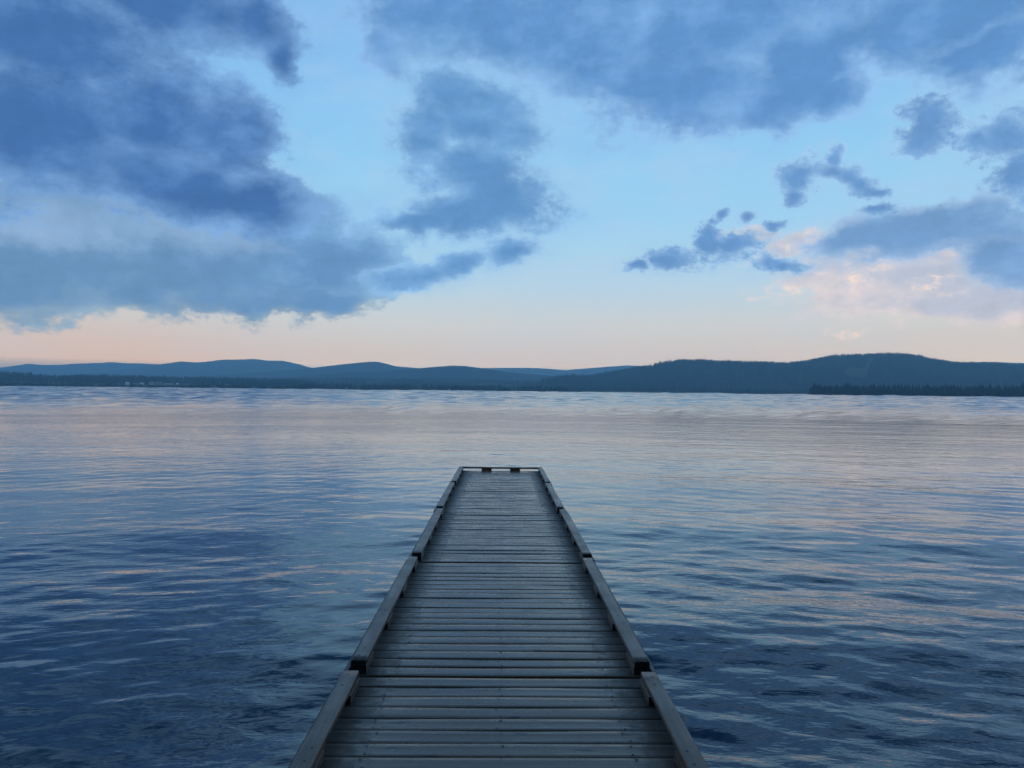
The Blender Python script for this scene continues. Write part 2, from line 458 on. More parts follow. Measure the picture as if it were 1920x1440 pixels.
# ------------------------------------------------------------------ water
def make_water():
    m, t, b = material('lake_water')
    oc = t.n('ShaderNodeTexCoord').outputs['Object']
    sp_ = t.n('ShaderNodeSeparateXYZ')
    t.put(sp_.inputs[0], oc)
    # crests bend away to both sides of the dock
    bend = t.math('MULTIPLY', t.math('SQRT', t.math('ADD', t.math('MULTIPLY', sp_.outputs[0], sp_.outputs[0]), 9.0)), 0.20)
    cb = t.n('ShaderNodeCombineXYZ')
    t.put(cb.inputs[0], sp_.outputs[0])
    t.put(cb.inputs[1], t.math('ADD', sp_.outputs[1], bend))
    q = cb.outputs[0]
    n1, _ = t.noise(t.mapping(q, scale=(1.25, 2.2, 1)), 1.0, 3, 0.52, 0.5)
    n2, _ = t.noise(t.mapping(q, rot=(0, 0, R(14)), scale=(3.0, 6.4, 1)), 1.0, 3, 0.52, 0.4)
    n3, _ = t.noise(t.mapping(q, rot=(0, 0, R(-11)), scale=(9.5, 18.0, 1)), 1.0, 2, 0.5, 0.3)
    patch, _ = t.noise(t.mapping(q, scale=(0.05, 0.16, 1)), 1.0, 3, 0.55)
    calm = t.math('MULTIPLY', t.mapr(patch, 0.36, 0.62, 0.30, 1.05), t.mapr(sp_.outputs[1], 6, 20, 1.0, 0.55))
    right = t.mapr(sp_.outputs[0], -3.0, 4.0, 0.55, 1.0)
    h = t.math('ADD', t.math('MULTIPLY', n1, 0.013), t.math('MULTIPLY', t.math('MULTIPLY', n2, 0.0105), calm))
    h = t.math('ADD', h, t.math('MULTIPLY', t.math('MULTIPLY', n3, 0.0024), t.math('MULTIPLY', calm, right)))
    bu = t.n('ShaderNodeBump')
    bu.inputs['Strength'].default_value = 1.0
    bu.inputs['Distance'].default_value = 1.0
    t.put(bu.inputs['Height'], h)
    t.put(b.inputs['Normal'], bu.outputs[0])
    b.inputs['Base Color'].default_value = (0.0008, 0.024, 0.040, 1)
    b.inputs['IOR'].default_value = 1.333
    b.inputs['Coat Weight'].default_value = 0.3
    b.inputs['Coat Roughness'].default_value = 0.03
    t.put(b.inputs['Coat Normal'], bu.outputs[0])
    # wind-ruffled water further out, smoother lanes in it
    lanes, _ = t.noise(t.mapping(oc, scale=(0.0012, 0.012, 1)), 1.0, 4, 0.6)
    far = t.mapr(t.math('ADD', sp_.outputs[1], t.math('MULTIPLY', lanes, 40.0)), 55, 115, 0.0, 1.0)
    lane2, _ = t.noise(t.mapping(oc, scale=(0.006, 0.06, 1)), 1.0, 4, 0.6)
    far = t.math('MULTIPLY', far, t.mapr(sp_.outputs[1], 700, 1500, 1.0, 0.45))
    ro = t.math('ADD', 0.035, t.math('MULTIPLY', far, t.math('ADD', t.mapr(lanes, 0.35, 0.65, 0.05, 0.11), t.mapr(lane2, 0.35, 0.65, -0.03, 0.05))))
    t.put(b.inputs['Roughness'], ro)
    return m


WATER = make_water()


def grid_faces(nr, nt, wrap, base=0):
    i = np.arange(nr - 1)[:, None] * nt + base
    j = np.arange(nt if wrap else nt - 1)[None, :]
    jn = (j + 1) % nt
    jj = j + 0 * i
    return np.stack([i + jj, i + jn + 0 * i, i + nt + jn, i + nt + jj], -1).reshape(-1, 4)


def build_water():
    """one sheet: rings round the viewer's end of the dock, fine near by, coarser and with longer waves further out"""
    th = np.radians(np.concatenate([np.arange(-58, 58.001, 0.13), np.arange(62, 299, 6.0)]))
    rr = [0.05, 0.9]
    while rr[-1] < 66:
        rr.append(rr[-1] + max(0.028, rr[-1] * 0.0062))
    rr = np.array(rr)
    rg, tg = np.meshgrid(rr, th, indexing='ij')
    X, Y = rg * np.sin(tg), rg * np.cos(tg)
    Z = np.zeros_like(X)
    yb = Y + 0.20 * np.sqrt(X * X + 9.0)
    g = np.random.default_rng(21)
    # slow patches of livelier and calmer water
    patch = np.zeros_like(X)
    for _ in range(10):
        a, k = g.uniform(-0.9, 0.9), g.uniform(0.12, 0.6)
        patch += np.sin(k * (X * math.sin(a) * 0.6 + yb * math.cos(a)) + g.uniform(0, 6.28))
    patch = 1.0 / (1.0 + np.exp(-patch * 0.8))
    dr = np.gradient(rr)[:, None]
    lam = np.exp(np.linspace(math.log(0.18), math.log(6.5), 100))
    side = 0.60 + 0.32 / (1 + np.exp(-(X + 1.0) * 0.6))            # livelier on the open right side
    depth = 1.0 - 0.68 / (1 + np.exp(-(Y - 12.0) * 0.35)) + 0.35 / (1 + np.exp(-(Y - 75.0) * 0.08))
    yl = Y + 0.34 * np.sqrt(X * X + 9.0)
    for l in lam:
        a = g.normal(0, 0.62 if l < 0.9 else (0.48 if l < 3.4 else 0.2))
        k = 2 * math.pi / l
        slope = 0.0140 if l < 0.8 else (0.0085 if l < 2.2 else 0.0066)
        keep = np.clip((l / dr - 2.6) / 2.6, 0, 1)
        mod = side * (depth if l > 0.9 else depth * 0.5 + 0.5) * ((0.42 + 0.75 * patch) if l < 1.6 else 1.0)
        if l > 2.0:
            mod = mod * (1.0 - 0.55 / (1 + np.exp(-(Y - 26.0) * 0.3))) * (0.45 + 0.8 * patch)
        ph = k * (X * math.sin(a) + (yb if l < 2 else yl) * math.cos(a)) + g.uniform(0, 6.28)
        w_ = np.sin(ph)
        w_ = w_ + 0.28 * (w_ * w_ - 0.5)                           # crests a little sharper than troughs
        Z += slope / k * keep * mod * w_
    deg = np.abs((np.degrees(tg) + 180) % 360 - 180)
    Z *= np.clip((57 - deg) / 6, 0, 1)
    v1 = np.stack([X, Y, Z], -1).reshape(-1, 3)
    f1 = grid_faces(len(rr), len(th), True)
    # further out: wind waves that lengthen with distance
    th2 = np.radians(np.concatenate([np.arange(-58, 58.001, 0.25), np.arange(62, 299, 6.0)]))
    r2 = [65.0]
    while r2[-1] < 2600:
        r2.append(r2[-1] + max(0.42, r2[-1] * 0.0044))
    while r2[-1] < 9000:
        r2.append(r2[-1] * 1.09)
    r2 = np.array(r2)
    rg2, tg2 = np.meshgrid(r2, th2, indexing='ij')
    dr2 = np.gradient(r2)
    s = np.cumsum(1.0 / dr2 * np.gradient(r2))[:, None]           # counts rings: one unit per ring spacing
    Z2 = np.zeros_like(rg2)
    for q in range(26):
        m = g.uniform(4.5, 11.0)
        lamr = m * dr2[:, None]
        Z2 += 0.024 * lamr / 6.283 * np.sin(6.283 * s / m + g.normal(0, 125) * tg2 + g.uniform(0, 6.28))
    deg2 = np.abs((np.degrees(tg2) + 180) % 360 - 180)
    Z2 *= np.clip((57 - deg2) / 6, 0, 1) * np.clip((2500 - rg2) / 600, 0, 1) * np.clip((rg2 - 50) / 130, 0.12, 1)
    v2 = np.stack([rg2 * np.sin(tg2), rg2 * np.cos(tg2), Z2 - 0.006], -1).reshape(-1, 3)
    f2 = grid_faces(len(r2), len(th2), True, len(v1))
    me = mesh_np('water', np.vstack([v1, v2]), np.vstack([f1, f2]), True)
    if np.mean([p.normal.z for p in me.polygons[1000:1100]]) < 0:
        me.flip_normals()
    return add_obj('water', me, WATER, kind='structure')


build_water()

# ------------------------------------------------------------------ hills and shores (bearing, elevation of the skyline in degrees)
RIDGE_WEST_FAR = [(-60, 0.6), (-45, 0.8), (-38.01, 0.9), (-35.52, 1.09), (-32.85, 1.09), (-31.4, 1.38), (-30.3, 1.29), (-28.98, 1.46), (-27.61, 1.55), (-26.68, 1.63), (-25.73, 1.58), (-23.79, 1.56), (-22.46, 1.56), (-19.72, 1.39), (-17, 1.1)]
RIDGE_WEST = [(-32, 0.4), (-29.41, 0.66), (-27.29, 0.98), (-25.09, 1.28), (-23.79, 1.56), (-22.46, 1.77), (-21.45, 1.73), (-19.73, 1.95), (-17.79, 2.07), (-16.89, 1.98), (-15.8, 1.98), (-14.69, 1.76), (-13.76, 1.51), (-11.69, 1.27), (-8.62, 1.04)]
RIDGE_ROUND = [(-24, 0.5), (-21.09, 0.77), (-18.66, 1.04), (-16.15, 1.24), (-13.76, 1.51), (-11.7, 1.81), (-9.67, 2.04), (-9.02, 2.04), (-7.66, 1.72), (-6.29, 1.63), (-4.32, 1.49), (-1.54, 1.21), (2, 0.9)]
RIDGE_MIDDLE = [(-18, 0.6), (-14.68, 0.88), (-11.69, 1.19), (-8.62, 1.32), (-6.29, 1.59), (-3.73, 1.84), (-2.74, 1.83), (-1.55, 1.69), (0.84, 1.36), (2.83, 1.22), (4.82, 1.12), (6.79, 1.01), (9, 0.8)]
RIDGE_GAP = [(-6, 1.3), (-3.13, 1.51), (-1.15, 1.69), (1.83, 1.74), (3.22, 1.7), (4.81, 1.59), (7.18, 1.81), (9.33, 1.98), (10.3, 1.95), (12.61, 1.8), (15.25, 1.54), (18, 1.2)]
RIDGE_EAST = [(0, 0.6), (2.44, 0.85), (4.82, 1.04), (7.58, 1.38), (9.91, 1.79), (11.07, 1.95), (12.6, 2.27), (13.36, 2.42), (14.87, 2.43), (16.36, 2.35), (18.55, 2.29), (20.52, 2.19), (22.09, 2.41), (23.46, 2.66), (24.8, 2.75), (26.44, 2.81), (27.72, 2.79), (28.67, 2.67), (29.9, 2.35), (31.1, 2.13), (32.28, 2.08), (34.54, 1.96), (37.21, 1.74), (41.58, 1.39), (50, 1.1), (60, 0.8)]
RIDGE_EAST_FAR = [(27, 1.5), (29.29, 1.79), (30.8, 2.06), (31.98, 2.15), (32.85, 2.16), (34.54, 2.06), (36.69, 1.97), (40.42, 1.7), (46, 1.3), (60, 1.0)]
LOW_WEST = [(-60, 0.6), (-48, 0.7), (-39.2, 0.68), (-36.03, 0.95), (-32.85, 0.89), (-31.73, 0.89), (-30.88, 0.77), (-30.15, 0.65), (-29.71, 0.67), (-28.51, 0.73), (-26.67, 0.71), (-25.08, 0.67), (-22.78, 0.60), (-20.4, 0.64), (-17.59, 0.70), (-14.68, 0.70), (-11, 0.3)]
LOW_MIDDLE = [(-23, 0.4), (-19.36, 0.62), (-17.59, 0.68), (-13.19, 0.76), (-9.39, 0.8), (-5.49, 0.85), (-1.54, 0.85), (2.44, 0.83), (6.4, 0.81), (9.54, 0.72), (12.62, 0.5), (16, 0.3)]


def fbm(x, y, s, octv=4):
    return mnoise.fractal(Vector((x * s, y * s, 0.37)), 1.0, 2.0, octv)


class Ridge:
    """a hill range whose skyline follows (bearing, elevation) at crest distance dc"""
    def __init__(self, prof, d0, d1, dc, db, trees=0.0, rough=0.0, plateau=0.0, step=0.14):
        self.a, self.e = np.array(prof).T
        self.d0, self.d1, self.dc, self.db = d0, d1, dc, db
        self.trees, self.rough, self.plateau, self.step = trees, rough, plateau, step

    def crest(self, az):
        z = CAM_Z + self.dc * math.tan(R(float(np.interp(az, self.a, self.e)))) - self.trees
        edge = min(az - self.a[0], self.a[-1] - az)
        return z * min(1.0, max(0.0, edge / 3.0)) ** 0.6

    def z(self, az, d):
        x, y = d * math.sin(R(az)), d * math.cos(R(az))
        d0 = self.d0 + 60 * fbm(az * 30, 3.3, 0.012)
        zc = self.crest(az)
        if d <= d0:
            return -4.0 * min(1.0, (d0 - d) / 60.0) - 0.0
        shore = self.plateau * min(1.0, (d - d0) / 220.0)
        t = max(0.0, (d - self.d1) / (self.dc - self.d1))
        if d <= self.dc:
            s = t * t * (3 - 2 * t) * 0.6 + t * 0.4
            return max(0.6, shore + (zc - shore) * s + self.rough * fbm(x, y, 0.0016) * 4 * t * (1 - t))
        u = min(1.0, (d - self.dc) / (self.db - self.dc))
        return zc * (1 - u * u * (3 - 2 * u)) - 5 * u

    def build(self, name, mat, nrow=34):
        azs = np.arange(self.a[0], self.a[-1] + 0.01, self.step)
        ds = np.concatenate([[self.d0 - 120, self.d0 - 60], np.linspace(self.d0, self.dc, nrow), np.linspace(self.dc, self.db, 9)[1:]])
        v = [(d * math.sin(R(a)), d * math.cos(R(a)), self.z(a, d)) for d in ds for a in azs]
        n = len(azs)
        i = np.arange(len(ds) - 1)[:, None] * n
        j = np.arange(n - 1)[None, :]
        f = np.stack([i + j, i + j + 1, i + n + j + 1, i + n + j], -1).reshape(-1, 4)
        return add_obj(name, mesh_np(name, v, f, True), mat, kind='structure')


ridge_west_far = Ridge(RIDGE_WEST_FAR, 8400, 8800, 11600, 12900, rough=60)
ridge_west = Ridge(RIDGE_WEST, 6600, 7000, 9200, 10400, rough=60)
ridge_round = Ridge(RIDGE_ROUND, 5000, 5300, 6800, 7900, rough=45)
ridge_middle = Ridge(RIDGE_MIDDLE, 4250, 4450, 5200, 6200, rough=40)
ridge_gap = Ridge(RIDGE_GAP, 8000, 8400, 9900, 11200, rough=50)
ridge_east = Ridge(RIDGE_EAST, 2350, 2600, 3950, 5500, trees=11, rough=55, plateau=4)
ridge_east_far = Ridge(RIDGE_EAST_FAR, 6000, 6300, 7400, 8600, rough=40)
low_west = Ridge(LOW_WEST, 2020, 2480, 3300, 4100, trees=12, rough=10, plateau=8)
low_middle = Ridge(LOW_MIDDLE, 2080, 2500, 4300, 5200, trees=11, rough=12, plateau=5)
for nm, rg_, mt in (('hills', ridge_west_far, HILL), ('hills', ridge_west, HILL), ('hills', ridge_round, HILL), ('hills', ridge_middle, HILL),
                    ('hills', ridge_gap, HILL), ('hills', ridge_east, HILL_NEAR), ('hills', ridge_east_far, HILL),
                    ('shore_land', low_west, FIELD), ('shore_land', low_middle, FIELD)):
    rg_.build(nm, mt)


def polar(a, d):
    return d * math.sin(R(a)), d * math.cos(R(a))


# the wooded point on the right
def point_z(a, d):
    e = min(1.0, max(0.0, (a - 21.75) / 0.5)) * min(1.0, max(0, (d - 1395) / 25)) * min(1.0, max(0, (1680 - d) / 60))
    return -2.0 + 4.2 * e


azs = np.arange(21.0, 60, 0.2)
dsl = np.linspace(1370, 1720, 22)
v = [polar(a, d) + (point_z(a, d),) for d in dsl for a in azs]
i = np.arange(len(dsl) - 1)[:, None] * len(azs)
j = np.arange(len(azs) - 1)[None, :]
f = np.stack([i + j, i + j + 1, i + len(azs) + j + 1, i + len(azs) + j], -1).reshape(-1, 4)
add_obj('shore_point', mesh_np('shore_point', v, f, True), FIELD, kind='structure')


# ------------------------------------------------------------------ far woods: each tree a real small conifer, the wood one mass
def forest(name, pts, h, w, mat, label, tiers=3, sides=6, seed=1):
    g = np.random.default_rng(seed)
    n = len(pts)
    pts = np.asarray(pts, float)
    h, w = np.asarray(h, float), np.asarray(w, float)
    V, F = [], []
    base = 0
    rot = g.uniform(0, 6.28, n)
    for k in range(tiers):
        z0 = (0.06 + 0.80 * k / tiers) * h
        z1 = (0.06 + 0.80 * k / tiers + (1.45 if k < tiers - 1 else 1.13) * 0.86 / tiers) * h
        z1 = np.minimum(z1, h) if k < tiers - 1 else h
        rad = w * (1 - 0.80 * k / tiers)
        ring = np.empty((n, sides + 1, 3))
        for s in range(sides):
            an = rot + 6.283 * s / sides + 0.4 * k
            rj = rad * g.uniform(0.65, 1.2, n)
            ring[:, s, 0] = pts[:, 0] + rj * np.cos(an)
            ring[:, s, 1] = pts[:, 1] + rj * np.sin(an)
            ring[:, s, 2] = pts[:, 2] + z0 - rad * g.uniform(0.0, 0.35, n)
        ring[:, sides, 0] = pts[:, 0]
        ring[:, sides, 1] = pts[:, 1]
        ring[:, sides, 2] = pts[:, 2] + z1
        V.append(ring.reshape(-1, 3))
        b0 = base + np.arange(n)[:, None] * (sides + 1)
        s = np.arange(sides)[None, :]
        F.append(np.stack([b0 + s, b0 + (s + 1) % sides, b0 + sides + 0 * s], -1).reshape(-1, 3))
        base += n * (sides + 1)
    me = mesh_np(name, np.vstack(V), np.vstack(F))
    return add_obj(name, me, mat, kind='stuff', label=label, cat='forest')


def scatter(n, a0, a1, dfun, zfun, hr, seed, ok=None, wr=(0.16, 0.24)):
    g = np.random.default_rng(seed)
    P_, H_, W_ = [], [], []
    while len(P_) < n:
        a, d = g.uniform(a0, a1), dfun(g)
        if ok and not ok(a, d, g):
            continue
        z = zfun(a, d)
        if z < 0.3:
            continue
        P_.append(polar(a, d) + (z - 0.5,))
        hh = g.uniform(*hr) * (1.2 if g.random() < 0.10 else 1.0) * (1 + 0.30 * fbm(a * 55, d * 0.3, 0.05))
        H_.append(hh)
        W_.append(hh * g.uniform(*wr))
    return P_, H_, W_


def not_felled(a, d, g):
    z = ridge_east.z(a, d)
    if abs(a - 25.0) < 0.7 and abs(z - 89) < 20:
        return False
    return not (abs(a - 25.55 - (z - 89) * 0.0055) < 0.15 and abs(z - 115) < 50)


p_, h_, w_ = scatter(13000, 3, 44, lambda g: 3980 - abs(g.normal(0, 0.42)) * 1350 if g.random() < 0.8 else g.uniform(3750, 3980), ridge_east.z, (10, 17), 3, not_felled)
forest('hillside_forest', p_, h_, w_, SPRUCE, 'dark conifer forest covering the broad hill across the lake', 2, 5, 3)
p_, h_, w_ = scatter(3600, 21.95, 46, lambda g: g.uniform(1412, 1600), point_z, (8.0, 18.0), 4, None, (0.11, 0.20))
forest('point_forest', p_, h_, w_, SPRUCE, 'dense dark spruce wood on the low wooded point jutting into the lake', 4, 6, 4)
p_, h_, w_ = scatter(6500, -46, -13.5, lambda g: g.uniform(2500, 3330), low_west.z, (10, 17), 5,
                     lambda a, d, g: fbm(a * 40, d, 0.01) > -0.25 or d > 2900)
forest('shore_forest', p_, h_, w_, SPRUCE, 'dark mixed forest rising behind the meadow and pale buildings', 3, 6, 5)
p_, h_, w_ = scatter(6000, -19, 13, lambda g: g.uniform(2560, 4330), low_middle.z, (9, 16), 6,
                     lambda a, d, g: fbm(a * 40, d, 0.006) > -0.2 or d > 4000)
forest('lowland_forest', p_, h_, w_, BIRCHY, 'green mixed forest on the low land below the blue ridges', 3, 6, 6)
# bushes and small trees along the waterline
p_, h_, w_ = scatter(2600, -46, -13, lambda g: g.uniform(2030, 2150), low_west.z, (2.5, 7.5), 8,
                     lambda a, d, g: fbm(a * 60, 1.0, 0.03) > -0.35, (0.3, 0.6))
forest('shore_thicket', p_, h_, w_, SPRUCE, 'low dark thicket along the waterline below the meadow', 2, 6, 8)
p_, h_, w_ = scatter(3200, -15, 6, lambda g: g.uniform(2090, 2420), low_middle.z, (4, 14.5), 9,
                     lambda a, d, g: fbm(a * 60, 2.0, 0.02) > -0.15 or d < 2130, (0.18, 0.34))
forest('shore_thicket', p_, h_, w_, SPRUCE, 'dark band of shore trees in front of the green lowland forest', 3, 6, 9)
p_, h_, w_ = scatter(2600, 4, 46, lambda g: g.uniform(2380, 2620), ridge_east.z, (6, 15), 10, None, (0.16, 0.3))
forest('hillfoot_forest', p_, h_, w_, SPRUCE, 'dark forest edge at the foot of the broad hill', 3, 6, 10)


# single trees that stand out on the far shore
def spruce(az_, d, z, h, w, label, seed):
    g = np.random.default_rng(seed)
    root = add_obj('spruce_tree', None, loc=polar(az_, d) + (z,), label=label, cat='tree')
    bm = bmesh.new()
    bmesh.ops.create_cone(bm, cap_ends=True, segments=7, radius1=w * 0.09, radius2=0.03, depth=h * 0.98, matrix=Matrix.Translation((0, 0, h * 0.49)))
    add_obj('trunk', bm_mesh('trunk', bm), BARK, root)
    V, F = [], []
    n = 260
    for q in range(n):                                   # drooping boughs, each a bent leaf-shaped face pair
        t = q / n
        zz = h * (0.07 + 0.92 * t)
        L = w * (1 - t) ** 0.85 * g.uniform(0.55, 1.15) + 0.15
        an = g.uniform(0, 6.283)
        c_, s_ = math.cos(an), math.sin(an)
        wd = L * 0.34
        b0 = len(V)
        V += [(0, 0, zz), (c_ * L * 0.55 - s_ * wd, s_ * L * 0.55 + c_ * wd, zz - L * 0.22), (c_ * L, s_ * L, zz - L * 0.42),
              (c_ * L * 0.55 + s_ * wd, s_ * L * 0.55 - c_ * wd, zz - L * 0.22), (c_ * L * 0.5, s_ * L * 0.5, zz - L * 0.02)]
        F += [(b0, b0 + 1, b0 + 4), (b0 + 1, b0 + 2, b0 + 4), (b0 + 2, b0 + 3, b0 + 4), (b0 + 3, b0, b0 + 4)]
    add_obj('crown', mesh_np('crown', V, F), SPRUCE, root)
    return root


spruce(-31.07, 2130, low_west.z(-31.07, 2130) - 0.3, 14.5, 3.4, 'tall lone spruce rising above the thicket by the water', 1)
spruce(-31.87, 2180, low_west.z(-31.87, 2180) - 0.3, 9.5, 3.6, 'short wide spruce beside the tall lone spruce', 2)
spruce(-0.94, 2110, low_middle.z(-0.94, 2110) - 0.3, 16.0, 4.6, 'broad dark spruce beside a small pale boathouse', 3)


# ------------------------------------------------------------------ far buildings and a mast
def house(az_, d, zfun, L, Wd, H, roof_h, wall_m, roof_m, label, cat='house', name='house', yaw=0.0, windows=3, flat=False):
    z = zfun(az_, d)
    root = add_obj(name, None, loc=polar(az_, d) + (z,), label=label, cat=cat, group=None)
    root.rotation_euler.z = R(-az_ + yaw)
    bm = bmesh.new()
    add_box(bm, (0, 0, H / 2 - 0.6), (L, Wd, H + 1.2))
    wall = add_obj('wall', bm_mesh('wall', bm), wall_m, root)
    bm = bmesh.new()
    if flat:
        add_box(bm, (0, 0, H + 0.2), (L + 0.6, Wd + 0.6, 0.4))
    else:
        e = 0.5
        pts = [(-L / 2 - e, -Wd / 2 - e, H - 0.1), (-L / 2 - e, Wd / 2 + e, H - 0.1), (-L / 2 - e, 0, H + roof_h),
               (L / 2 + e, -Wd / 2 - e, H - 0.1), (L / 2 + e, Wd / 2 + e, H - 0.1), (L / 2 + e, 0, H + roof_h)]
        vs = [bm.verts.new(p) for p in pts]
        for q in ((0, 1, 2), (3, 5, 4), (0, 2, 5, 3), (1, 4, 5, 2), (0, 3, 4, 1)):
            bm.faces.new([vs[k] for k in q])
    add_obj('roof', bm_mesh('roof', bm), roof_m, root)
    for k in range(windows):
        bm = bmesh.new()
        add_box(bm, (-L / 2 + (k + 0.5) * L / windows, -Wd / 2 - 0.02, H * 0.55), (min(1.6, L / windows * 0.5), 0.10, 1.3))
        add_obj('window', bm_mesh('window', bm), GLASS, root)
    return root


LZ = low_west.z
house(-25.75, 2395, LZ, 9, 8, 5.0, 3.0, PAINT_WHITE, PAINT_WHITE, 'small white gabled house alone on the meadow against the forest', yaw=12)
house(-26.25, 2330, LZ, 6, 5, 2.8, 1.6, PAINT_GREY, ROOF, 'tiny grey shed beside the white gabled house', 'shed', 'shed', windows=1)
house(-25.20, 2330, LZ, 17, 6, 3.0, 1.8, PAINT_GREY, ROOF, 'long low grey barn between the white houses', 'barn', 'barn', windows=4)
house(-24.88, 2300, LZ, 8, 7, 3.6, 2.6, PAINT_WHITE, PAINT_WHITE, 'white cottage between the grey barn and the large pale building', yaw=-14)
house(-24.30, 2360, LZ, 13, 10, 9.0, 0, PAINT_PALE, ROOF_PALE, 'tall pale flat-roofed end block of the large lakeside building', 'building', 'building', windows=4, flat=True)
house(-23.85, 2385, LZ, 20, 10, 10.0, 0, PAINT_GREY, ROOF_PALE, 'wide grey flat-roofed middle block of the large lakeside building', 'building', 'building', windows=6, flat=True)
house(-23.25, 2345, LZ, 25, 11, 6.2, 0, PAINT_PALE, ROOF_PALE, 'long low pale wing of the large lakeside building', 'building', 'building', windows=7, flat=True)
house(-22.68, 2310, LZ, 7, 6, 3.6, 2.4, PAINT_WHITE, PAINT_WHITE, 'bright white cottage beside the long low pale wing', yaw=10)
house(-22.32, 2300, LZ, 9, 6, 2.6, 1.8, PAINT_GREY, ROOF, 'low grey cabin next to the bright white cottage', 'cabin', 'cabin', windows=2)
house(-22.02, 2320, LZ, 5, 5, 3.0, 2.0, PAINT_PALE, ROOF_PALE, 'tiny pale cabin near the low grey cabin', 'cabin', 'cabin', windows=2)
house(-19.5, 2260, LZ, 8, 6, 3.0, 2.0, PAINT_GREY, ROOF, 'lone grey cottage in front of the dark forest', windows=3)
LM = low_middle.z
house(-11.3, 2135, LM, 4.5, 4.5, 4.6, 1.8, PAINT_WHITE, PAINT_WHITE, 'tiny white boathouse alone among dark shore trees', 'boathouse', 'boathouse', windows=1)
house(-3.83, 2120, LM, 8, 6, 3.0, 2.6, PAINT_WHITE, ROOF_PALE, 'white gabled cottage at the edge of the shore trees', windows=2)
house(-1.42, 2105, LM, 9, 5, 1.8, 2.2, PAINT_PALE, ROOF_PALE, 'small pale boathouse beside the broad dark spruce', 'boathouse', 'boathouse', windows=2)
mast = add_obj('flag_pole', None, loc=polar(-30.23, 2250) + (LZ(-30.23, 2250),), label='slim pale pole standing on the meadow by the forest', cat='pole')
bm = bmesh.new()
bmesh.ops.create_cone(bm, cap_ends=True, segments=8, radius1=0.45, radius2=0.25, depth=13, matrix=Matrix.Translation((0, 0, 6.3)))
add_obj('shaft', bm_mesh('shaft', bm), PAINT_PALE, mast)
bm = bmesh.new()
bmesh.ops.create_uvsphere(bm, u_segments=8, v_segments=6, radius=0.45, matrix=Matrix.Translation((0, 0, 13.0)))
add_obj('finial', bm_mesh('finial', bm), PAINT_PALE, mast)


# ------------------------------------------------------------------ the dock
DECK_Z = 0.42
dock = add_obj('dock', None, loc=(0.018, 0, DECK_Z), label='long grey wooden floating dock with low side rails reaching into the lake', cat='dock')
dock.rotation_euler.x = R(-0.16)                       # it sags a little towards its outer end
HALF = 0.895                                           # half length of the planks
RAIL_W, RAIL_T, BLOCK_T = 0.088, 0.034, 0.048
PITCH = 0.1405


def plank_mesh(length, width, thick, g, segs=9):
    """board with eased edges, slight cup and bow; long axis X"""
    w = width / 2
    ease = 0.0018
    cup = g.uniform(-0.0014, 0.0022)
    prof = [(-w, -thick), (-w, -ease), (-w + ease * 0.35, -ease * 0.35), (-w + ease, 0)]
    prof += [(-w * 0.5, -cup), (0, -cup * 1.3), (w * 0.5, -cup)]
    prof += [(w - ease, 0), (w - ease * 0.35, -ease * 0.35), (w, -ease), (w, -thick)]
    bowy, bowz, ph = g.uniform(-0.003, 0.003), g.uniform(-0.002, 0.002), g.uniform(0, 6.28)
    tilt = g.uniform(-0.004, 0.004)
    V, F = [], []
    n = len(prof)
    for s in range(segs + 1):
        t = s / segs
        x = (t - 0.5) * length
        oy = bowy * math.sin(3.14 * t) + 0.0012 * math.sin(9 * t + ph)
        oz = bowz * math.sin(3.14 * t) + 0.0010 * math.sin(7 * t + ph * 2)
        tw = tilt + 0.003 * math.sin(2.2 * t + ph)
        for (y, z) in prof:
            V.append((x, y + oy, z + oz + y * tw))
    bm = bmesh.new()
    vs = [bm.verts.new(p) for p in V]
    for s in range(segs):
        for k in range(n):
            a, b_ = s * n + k, s * n + (k + 1) % n
            bm.faces.new((vs[a], vs[a + n], vs[b_ + n], vs[b_]))
    bm.faces.new([vs[k] for k in range(n)])
    bm.faces.new([vs[segs * n + k] for k in range(n - 1, -1, -1)])
    bmesh.ops.recalc_face_normals(bm, faces=bm.faces)
    me = bm_mesh('plank', bm, True)
    for p in me.polygons:
        if abs(p.normal.x) > 0.8:
            p.use_smooth = False
    return me


def bevel_box(name, s, bev=0.005, seg=2, mats=(), end=None):
    bm = bmesh.new()
    add_box(bm, (0, 0, 0), s)
    bmesh.ops.bevel(bm, geom=list(bm.edges), offset=bev, segments=seg, affect='EDGES', profile=0.6)
    bm.normal_update()
    for f_ in bm.faces:
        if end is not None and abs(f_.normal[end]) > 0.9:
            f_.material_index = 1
    me = bm_mesh(name, bm, False)
    for m_ in mats:
        me.materials.append(m_)
    return me


